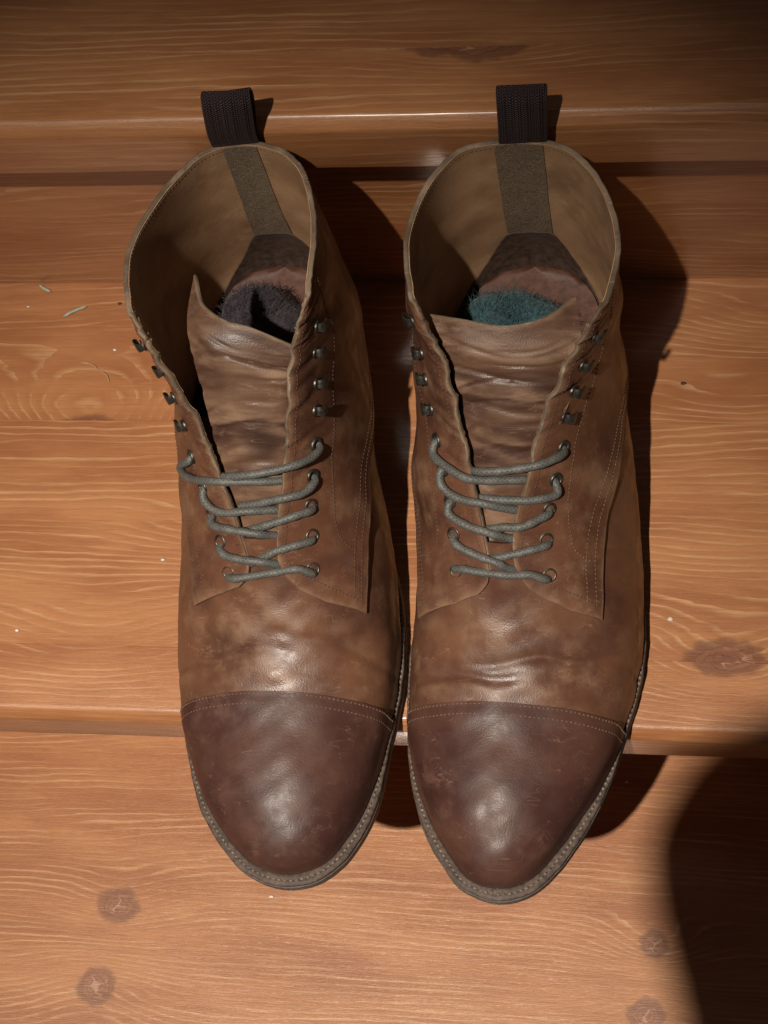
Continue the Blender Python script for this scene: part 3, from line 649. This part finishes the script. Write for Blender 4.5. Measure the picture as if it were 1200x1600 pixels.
        row(g0, 160, .16, thread_m if sd == 1 and side == 'R' else dthread_m); row(g1, 160, .15, thread_m if sd == 1 and side == 'R' else dthread_m)
        rw = extra['row'][sd]; row([(s, fl(t)) for s, t in rw], 160, .15, thread_m if side == 'R' and sd == 1 else dthread_m, .19)
    # ---- lining, heel strip, counter, insole
    tcv = np.linspace(1, 13, 130); S, TC = np.meshgrid(np.linspace(J + .75, b.smax, 80), tcv, indexing='ij')
    P, N = q_at(S, TC, -.1); lining = link('lining', *sheet(P, N, .04, True), M['lining'], root, base, sharp=60)
    rt = np.linspace(1.06, 12.94, 260); P, N = q_at(np.full(260, b.smax - .04), rt, -.142)
    stitches('stitching', P, -N, thread_m, lining, base, .2, .13, .024)
    S, TC = np.meshgrid(np.linspace(J + 4.5, b.smax - .004, 30), np.linspace(-1, 1, 16), indexing='ij'); TC = 7 + TC * (.47 + .13 * (b.smax - S) / 1.5)
    P, N = q_at(S, TC, -.15); link('heel_strip', *sheet(P, N, .05, True), strip_m, lining, base, sharp=60)
    tv2 = np.linspace(4.6, 9.4, 60); top = J + 4.62 - .75 * np.clip(np.abs(tv2 - 7) - .55, 0, 9) ** 1.3
    S = (J + 2.2) + (top - J - 2.2)[None, :] * np.linspace(0, 1, 30)[:, None]; TC = np.broadcast_to(tv2, S.shape)
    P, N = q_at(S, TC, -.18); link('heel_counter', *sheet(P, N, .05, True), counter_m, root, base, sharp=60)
    rx0, by = extra['heel']; V = []
    for i, y in enumerate(np.linspace(10, by, 30)):
        hw = 3.3 * math.sqrt(max(0, 1 - max(0, (y - (by - 3.3)) / 3.3) ** 2)) + .02; z = 4.4 + 1.25 * (y - 10) / (by - 10)
        for j in range(15):
            w = -1 + 2 * j / 14; V.append((rx0 + extra['lean'] * (by - y) + hw * w, y, z + .35 * w * w))
    V = np.array(V).reshape(30, 15, 3); link('insole', *sheet(V, np.broadcast_to([0, 0, 1.0], V.shape), .25, True), insole_m, root, base, sharp=60)
    # ---- tongue
    G = np.array(TONGUE[side]); cols_ = np.stack([spline(G[:, j], np.linspace(0, 7, 110)) for j in range(5)], 1)
    Tn = np.stack([spline(cols_[i], np.linspace(0, 4, 44)) for i in range(110)])
    du = np.gradient(Tn, axis=0); dv = np.gradient(Tn, axis=1); N = np.cross(dv, du); N /= np.linalg.norm(N, axis=2)[..., None]
    if (N[..., 2] * 1.0).mean() < 0: N = -N
    iu = np.linspace(0, 1, 110)[:, None]; jv = np.linspace(-1, 1, 44)[None, :]; k = data['seed']
    sn = lambda a: np.clip(np.sin(a), 0, 1) ** 7
    mk = lambda f, g: np.clip(np.sin(iu * f + jv * g + k) * .5 + .6, 0, 1)
    wv = .022 * np.sin(iu * 30 + 1.4 * jv + k) - .105 * sn(iu * 44 + 1.1 * jv + .9 * np.sin(jv * 2.4 + k) + k) * mk(11, 3.1) - .07 * sn(iu * 71 - 2.0 * jv + 1.3 * np.sin(jv * 3.1) + 2 * k) * mk(17, -4.2)
    wv = wv * np.clip((.97 - iu) / .12, 0, 1) * np.clip(iu / .1, 0, 1)
    Tn = Tn + N * wv[..., None]
    tongue = link('tongue', *sheet(Tn, N, .17, False), M['tongue'], root, base, sharp=60, wear=np.tile((np.clip((wv - .002) / .018, 0, 1) * .7 + .7 * np.clip((iu - .975) / .02, 0, 1)).ravel(), 2))
    ed = Tn[-1] + N[-1] * .0; e2 = Tn[-1] - N[-1] * .17; up = Tn[-1] - Tn[-3]; up /= np.linalg.norm(up, axis=1)[:, None]
    E = np.stack([ed - up * .03 + N[-1] * .012, ed + up * .035, (ed + e2) / 2 + up * .055, e2 + up * .03, e2 - up * .03], 1)
    link('cut_edge', E.reshape(-1, 3), gridf(44, 5, 0, False), M['edge'], tongue, base, sharp=70)
    # ---- eyelets and speed hooks
    def frame(s, t):
        P, N = b.at([s], [t], .14); Q, _ = b.at([s + .05], [t], .14); up = Q[0] - P[0]; n = N[0]; up -= n * (up @ n); up /= np.linalg.norm(up); sd = np.cross(n, up)
        return P[0], n, up, sd
    for sd, key in ((1, 'eyeL'), (-1, 'eyeR')):
        for (s, t) in extra[key]:
            p, n, up, rt = frame(s, t); bag = Bag(); rows = []
            for (r, h) in ((.215, -.10), (.22, .03), (.245, .062), (.285, .07), (.325, .055), (.35, .02), (.355, -.05)):
                rows.append([p + n * h + (up * math.cos(w) + rt * math.sin(w)) * r for w in np.linspace(0, 2 * math.pi, 20, endpoint=False)])
            R = np.array(rows); ey = link('eyelet', R.reshape(-1, 3), gridf(7, 20, 0, True, False, True), brass_m, root, base)
            disc = [p - n * .02 + (up * math.cos(w) + rt * math.sin(w)) * .23 for w in np.linspace(0, 2 * math.pi, 16, endpoint=False)]  # flat dark disc stands in for the shade inside the eyelet
            link('hole_shade', disc, [tuple(range(16))], hole_shade_m, ey, base)
    for sd, key in ((1, 'hookL'), (-1, 'hookR')):
        for (s, t) in extra[key]:
            p, n, up, rt = frame(s, t); o_ = b.at([s], [t + .1 * sd], .14)[0][0] - p; o_ -= n * (o_ @ n); o_ /= np.linalg.norm(o_); w_ = np.cross(n, o_); o_, w_ = o_ * 1.02, w_ * 1.05
            bag = Bag(); rows = []
            for (r, h) in ((.0, .05), (.20, .05), (.27, .03), (.29, -.03)):
                rows.append([p + n * h + (o_ * math.cos(a) + w_ * math.sin(a)) * r for a in np.linspace(0, 2 * math.pi, 18, endpoint=False)])
            bag.add(np.array(rows).reshape(-1, 3), gridf(4, 18, 0, True, False, True))
            pth = [(-.05, .0, .17), (-.07, .08, .18), (-.04, .18, .20), (.05, .26, .23), (.18, .30, .26), (.32, .30, .27), (.45, .25, .25), (.53, .18, .20), (.55, .11, .12)]
            pp = spline(pth, np.linspace(0, 8, 25)); A = np.gradient(pp[:, :2], axis=0); A /= np.linalg.norm(A, axis=1)[:, None]
            g = []
            for (x, y, w), (tx, ty) in zip(pp, A):
                ring = []
                for (qa, qb) in ((-1, -.6), (-.6, -1), (.6, -1), (1, -.6), (1, .6), (.6, 1), (-.6, 1), (-1, .6)):
                    cx, cy = x - ty * qb * .032, y + tx * qb * .032
                    ring.append(p + o_ * cx + n * cy + w_ * qa * w)
                g.append(ring)
            g = np.array(g); bag.add(g.reshape(-1, 3), gridf(25, 8, 0, False, False, True) + [tuple(range(8)), tuple(range(24*8+7, 24*8-1, -1))])
            bag.link('lace_hook', brass_m, root, base, sharp=50)
    # ---- shoelace
    bag = Bag()
    for st in LACE[side]:
        pth = resample(st, 56); bag.add(*tube(pth, (.192) + .010 * np.sin(np.arange(56) * .7), 12))
    bag.link('shoelace', lace_m, root, base)
    # ---- pull loop of folded webbing
    lp = np.array(extra['loop']); n = 40; mid = resample(lp, n); wd = np.array(extra['loopw']); wd = wd / np.linalg.norm(wd)
    tw = extra['twist']; V = []; UV = []; L = np.concatenate([[0], np.cumsum(np.linalg.norm(np.diff(mid, axis=0), axis=1))])
    tg3 = np.gradient(mid, axis=0); tg3 /= np.linalg.norm(tg3, axis=1)[:, None]
    rings = []
    for i in range(n):
        w = wd + np.array([0, tw * math.sin(math.pi * i / (n-1)), 0]); w -= tg3[i] * (w @ tg3[i]); w /= np.linalg.norm(w); nn = np.cross(tg3[i], w)
        sec = [(-1.04, .0), (-1.0, .055), (-.5, .065), (0, .062), (.5, .065), (1.0, .055), (1.04, 0), (1.0, -.055), (0, -.06), (-1, -.055)]
        bow = .03 * math.sin(i * .5)
        for (a_, h_) in sec: V.append(mid[i] + w * a_ * extra['lw'] / 2 + nn * (h_ + bow * (1 - a_ * a_))); UV.append((a_ * extra['lw'] / 2, L[i]))
    link('pull_loop', V, gridf(n, 10, 0, False, False, True), web_m, root, base, uv=UV, sharp=60)
    return b, root

EX_R = dict(base=(6.7, 8, 0), word='right', corner=(3.35, 2.60), heel=(6.8, 22.25), lean=0.0,
    cap=[(-6.3, 7.78), (-5, 7.82), (-3.1, 7.80), (-1.9, 7.86), (-.8, 7.88), (.4, 7.92), (1.7, 7.94), (2.6, 7.93), (4, 7.95), (6.3, 8.0)],
    row=[[(15.6, 2.35), (14.2, 2.75), (13.2, 2.55), (12.66, 2.35), (11.98, 2.27), (11.37, 2.22), (10.95, 2.3), (10.82, 2.7), (10.82, 3.3)],
         [(15.6, 2.3), (14.2, 2.35), (13.2, 2.2), (12.66, 2.15), (11.92, 2.10), (11.18, 2.18), (10.87, 2.28), (10.75, 2.6)]],
    eyeR=[(10.564, -1.55), (10.996, -1.68), (11.49, -1.70), (11.985, -1.72), (12.479, -1.80)], eyeL=[(10.60, 1.75), (11.058, 1.733), (11.60, 1.733), (12.12, 1.80), (12.541, 1.98)],
    hookR=[(12.98, -1.64), (13.45, -1.56), (13.87, -1.62), (14.60, -1.62)], hookL=[(12.973, 2.1), (13.467, 2.07), (13.86, 2.15), (14.90, 1.92)],
    loop=[(6.86, 21.80, 16.6), (6.88, 21.74, 17.1), (6.93, 21.62, 18.0), (6.98, 21.62, 19.4), (7.0, 21.72, 20.3), (7.0, 22.02, 20.62), (7.0, 22.32, 20.25), (6.95, 22.22, 19.0), (6.88, 22.05, 17.6), (6.85, 22.1, 16.4), (6.85, 22.2, 15.2)],
    loopw=(1, .02, 0), twist=0.0, lw=2.02)
EX_L = dict(base=(-5.2, 8, 0), word='left', corner=(2.62, 2.95), heel=(-5.9, 22.35), lean=.08,
    cap=[(-6.3, 7.80), (-5, 7.84), (-3.6, 7.85), (-2.5, 7.87), (-1.2, 7.92), (0, 7.93), (1.1, 7.92), (2.3, 7.86), (4, 7.76), (6.3, 7.72)],
    row=[[(15.6, 2.1), (14.2, 2.2), (13.2, 2.0), (12.48, 1.95), (11.55, 2.2), (10.95, 2.3), (10.8, 2.42), (10.7, 2.6)],
         [(15.6, 2.5), (14.2, 2.6), (13.2, 2.45), (12.66, 2.4), (11.74, 2.4), (11.12, 2.45), (10.93, 2.6), (10.81, 2.93)]],
    eyeR=[(10.564, -1.66), (10.996, -1.85), (11.49, -1.83), (11.985, -1.83), (12.479, -1.90)], eyeL=[(10.502, 1.45), (10.90, 1.67), (11.33, 1.78), (11.80, 1.78), (12.25, 2.0)],
    hookR=[(13.02, -1.85), (13.42, -1.97), (13.95, -1.95), (14.50, -2.10)], hookL=[(12.788, 1.80), (13.344, 1.46), (13.80, 1.36), (14.70, 1.30)],
    loop=[(-5.88, 21.97, 16.6), (-5.88, 21.90, 17.1), (-5.86, 21.80, 18.0), (-5.72, 21.80, 19.3), (-5.62, 21.9, 20.25), (-5.62, 22.2, 20.55), (-5.62, 22.45, 20.1), (-5.7, 22.35, 19.0), (-5.85, 22.2, 17.8), (-5.9, 22.2, 16.4), (-5.9, 22.3, 15.2)],
    loopw=(1, .09, -.03), twist=.05, lw=2.05)
build_boot('R', RIGHT, 'brown leather cap toe lace up boot on the right, teal fuzzy sock inside', EX_R)
build_boot('L', LEFT, 'brown leather cap toe lace up boot on the left, its shaft splayed open wide', EX_L)

# ---------------------------------------------------------------- fuzzy socks stuffed into the shafts
def fuzzy(name, c, R, flat, colr, label, seed):
    r = np.random.default_rng(seed); m = plain(name + '_fibre', colr, .85, 0, .5, 5, .6, .001, Sheen_Weight=.15)
    root = tag(empty(name, c), label, 'sock', 'fuzzy socks in the boots'); c = np.array(c, float)
    U, V = 40, 24; G = []
    for i in range(U):
        a = 2 * math.pi * i / U
        for j in range(V):
            b_ = 2 * math.pi * j / V; rr = R * (.53 + .05 * math.sin(3 * a + seed)); tr = R * (.46 + .06 * math.sin(2 * a + seed) + .05 * math.sin(5 * a + 2 * b_))
            G.append(c + np.array([(rr + tr * math.cos(b_)) * math.cos(a) * 1.12, (rr + tr * math.cos(b_)) * math.sin(a), tr * math.sin(b_) * flat + .10 * R * math.sin(a * 2 + seed)]))
    G = np.array(G); F = gridf(U, V, 0, False, True, True)
    body = link('body', G, F, m, root, c)
    nrm = np.zeros_like(G)
    for f in F:
        p = G[list(f)]; n = np.cross(p[2] - p[0], p[3] - p[1])
        for i in f: nrm[i] += n
    nrm /= np.linalg.norm(nrm, axis=1)[:, None] + 1e-9
    if ((G - c) * nrm)[:, 2].sum() < 0: nrm = -nrm
    Vs = []; Fs = []
    for q in range(5200):
        i = r.integers(0, len(G)); p = G[i] + r.normal(0, .07, 3); n = nrm[i] + r.normal(0, .6, 3); n /= np.linalg.norm(n)
        ln = r.uniform(.14, .42); s = np.cross(n, r.normal(0, 1, 3)); s /= np.linalg.norm(s) + 1e-9; w = r.uniform(.010, .020); bend = r.normal(0, .12, 3)
        p1 = p + n * ln * .5 + bend * .4; p2 = p + n * ln + bend; o = len(Vs)
        Vs += [p - s * w, p + s * w, p1 - s * w * .8, p1 + s * w * .8, p2]; Fs += [(o, o+1, o+3, o+2), (o+2, o+3, o+4)]
    f = link('fibres', Vs, Fs, m, root, c, smooth=False); f['kind'] = 'stuff'
fuzzy('fuzzy_sock', (-6.35, 18.3, 7.6), 1.75, .8, (.034, .024, .032), 'dark plum fuzzy sock stuffed inside the left boot', 3)
fuzzy('fuzzy_sock', (5.95, 17.9, 7.5), 2.05, .8, (.030, .085, .098), 'teal fuzzy sock stuffed inside the right boot', 8)

# ---------------------------------------------------------------- crumbs and needles on the treads
needle_m = plain('dry_needle', (.40, .43, .33), .6, 0, .2, 6); straw_m = plain('brown_straw', (.42, .26, .13), .6, 0, .2, 6)
white_m = plain('white_crumb', (.72, .66, .60), .7, 0, .15, 9); dark_m = plain('dark_crumb', (.05, .035, .03), .7, 0, .2, 9)
def needle(p0, p1, sag, r, mat, name, label):
    p0, p1 = np.array(p0, float), np.array(p1, float); t = np.linspace(0, 1, 12)[:, None]; d = p1 - p0; s = np.array([-d[1], d[0], 0])
    P = p0 + d * t + s * sag * np.sin(math.pi * t); rr = r * np.clip(np.sin(math.pi * np.linspace(.08, .95, 12)) * 1.6, .2, 1)
    V, F, _ = tube(P, rr, 7); tag(link(name, V, F, mat, None), label, 'needle')
needle((-19.5, 22.62, .09), (-18.25, 23.25, .09), .04, .085, needle_m, 'dry_needle', 'pale grey green needle left of the boot, farther from the riser')
needle((-21.2, 24.62, .09), (-20.45, 24.20, .09), -.05, .09, needle_m, 'dry_needle', 'pale grey green needle lying close against the riser at left')
needle((-18.1, 19.78, .05), (-17.05, 19.36, .05), .12, .045, straw_m, 'dry_straw', 'thin brown curved straw left of the boot, longer of two')
needle((-16.95, 19.30, .05), (-16.35, 18.62, .05), .12, .045, straw_m, 'dry_straw', 'thin brown curved straw nearest the left boot, shorter of two')
def crumb(c, r, mat, label, seed):
    g = np.random.default_rng(seed); V = []; n = 7
    for i in range(5):
        a = math.pi * i / 4
        for j in range(n):
            b_ = 2 * math.pi * j / n; q = r * g.uniform(.6, 1.15); V.append((c[0] + q * math.sin(a) * math.cos(b_) * 1.3, c[1] + q * math.sin(a) * math.sin(b_), c[2] + r * .45 + .5 * q * math.cos(a)))
    tag(link('crumb', V, gridf(5, n, 0, True, False, True), mat), label, 'crumb', 'crumbs on the stairs')
for i, (c, r, m, lb) in enumerate([
        ((13.66, 5.88, 0), .14, white_m, 'white fluffy crumb right of the right boot near the knot'),
        ((-12.1, 8.45, 0), .10, white_m, 'white speck touching the side of the left boot'),
        ((-19.32, 4.46, 0), .10, white_m, 'white speck near the left picture edge on the middle tread'),
        ((-16.29, 20.58, 0), .09, white_m, 'tiny white speck near the curved straws'),
        ((-21.64, 23.27, 0), .08, white_m, 'tiny pale speck below the needle by the riser'),
        ((14.23, 18.61, 0), .12, dark_m, 'black speck beside the right boot shaft shadow'),
        ((-16.42, 23.44, 0), .10, dark_m, 'dark speck on tread beside left boot rim'),
        ((-8.6, -5.6, -H), .12, white_m, 'white crumb on the lower tread below the left toe'),
        ((11.6, 1.9, -H), .10, white_m, 'white speck on lower tread under the nosing at right')]):
    crumb(c, r, m, lb, 40 + i)

# ---------------------------------------------------------------- unseen slab added behind the view to cast the lower right shadow
ph = tag(empty('shadow_slab', (0, -44, 95)), 'unseen dark slab added above the stairs to cast the soft shadow at lower right', 'shadow_slab')
pts = resample([(-7.1, -42.4), (-6.4, -40.3), (-4.8, -38.3), (-1.9, -36.3), (3, -35.4), (5.5, -37), (5.2, -46), (4.2, -55), (1.5, -57.5), (-3.0, -57.2), (-4.5, -54.5), (-5.7, -49)], 60, True)  # outline shaped to fit the soft shadow on the lower tread
V = []
for z, s in ((94.6, .985), (94.75, 1), (95.25, 1), (95.4, .985)):
    c = pts.mean(0); V += [(c[0] + (x - c[0]) * s, c[1] + (y - c[1]) * s, z) for x, y in pts]
link('case', V, gridf(4, 60, 0, True, False, True) + [tuple(range(59, -1, -1)), tuple(range(180, 240))], plain('shadow_slab_dark', (.02, .02, .022), .5), ph, (0, -44, 95), sharp=40)
lens = [(-.6 + .5 * math.cos(a), -39 + .5 * math.sin(a), z) for z in (94.65, 94.45) for a in np.linspace(0, 2 * math.pi, 20, endpoint=False)]
link('lens', lens, gridf(2, 20, 0, True, False, True) + [tuple(range(20, 40))], plain('shadow_slab_disc', (.01, .01, .012), .1), ph, (0, -44, 95), sharp=40)  # small dark disc on the underside of the added shadow slab
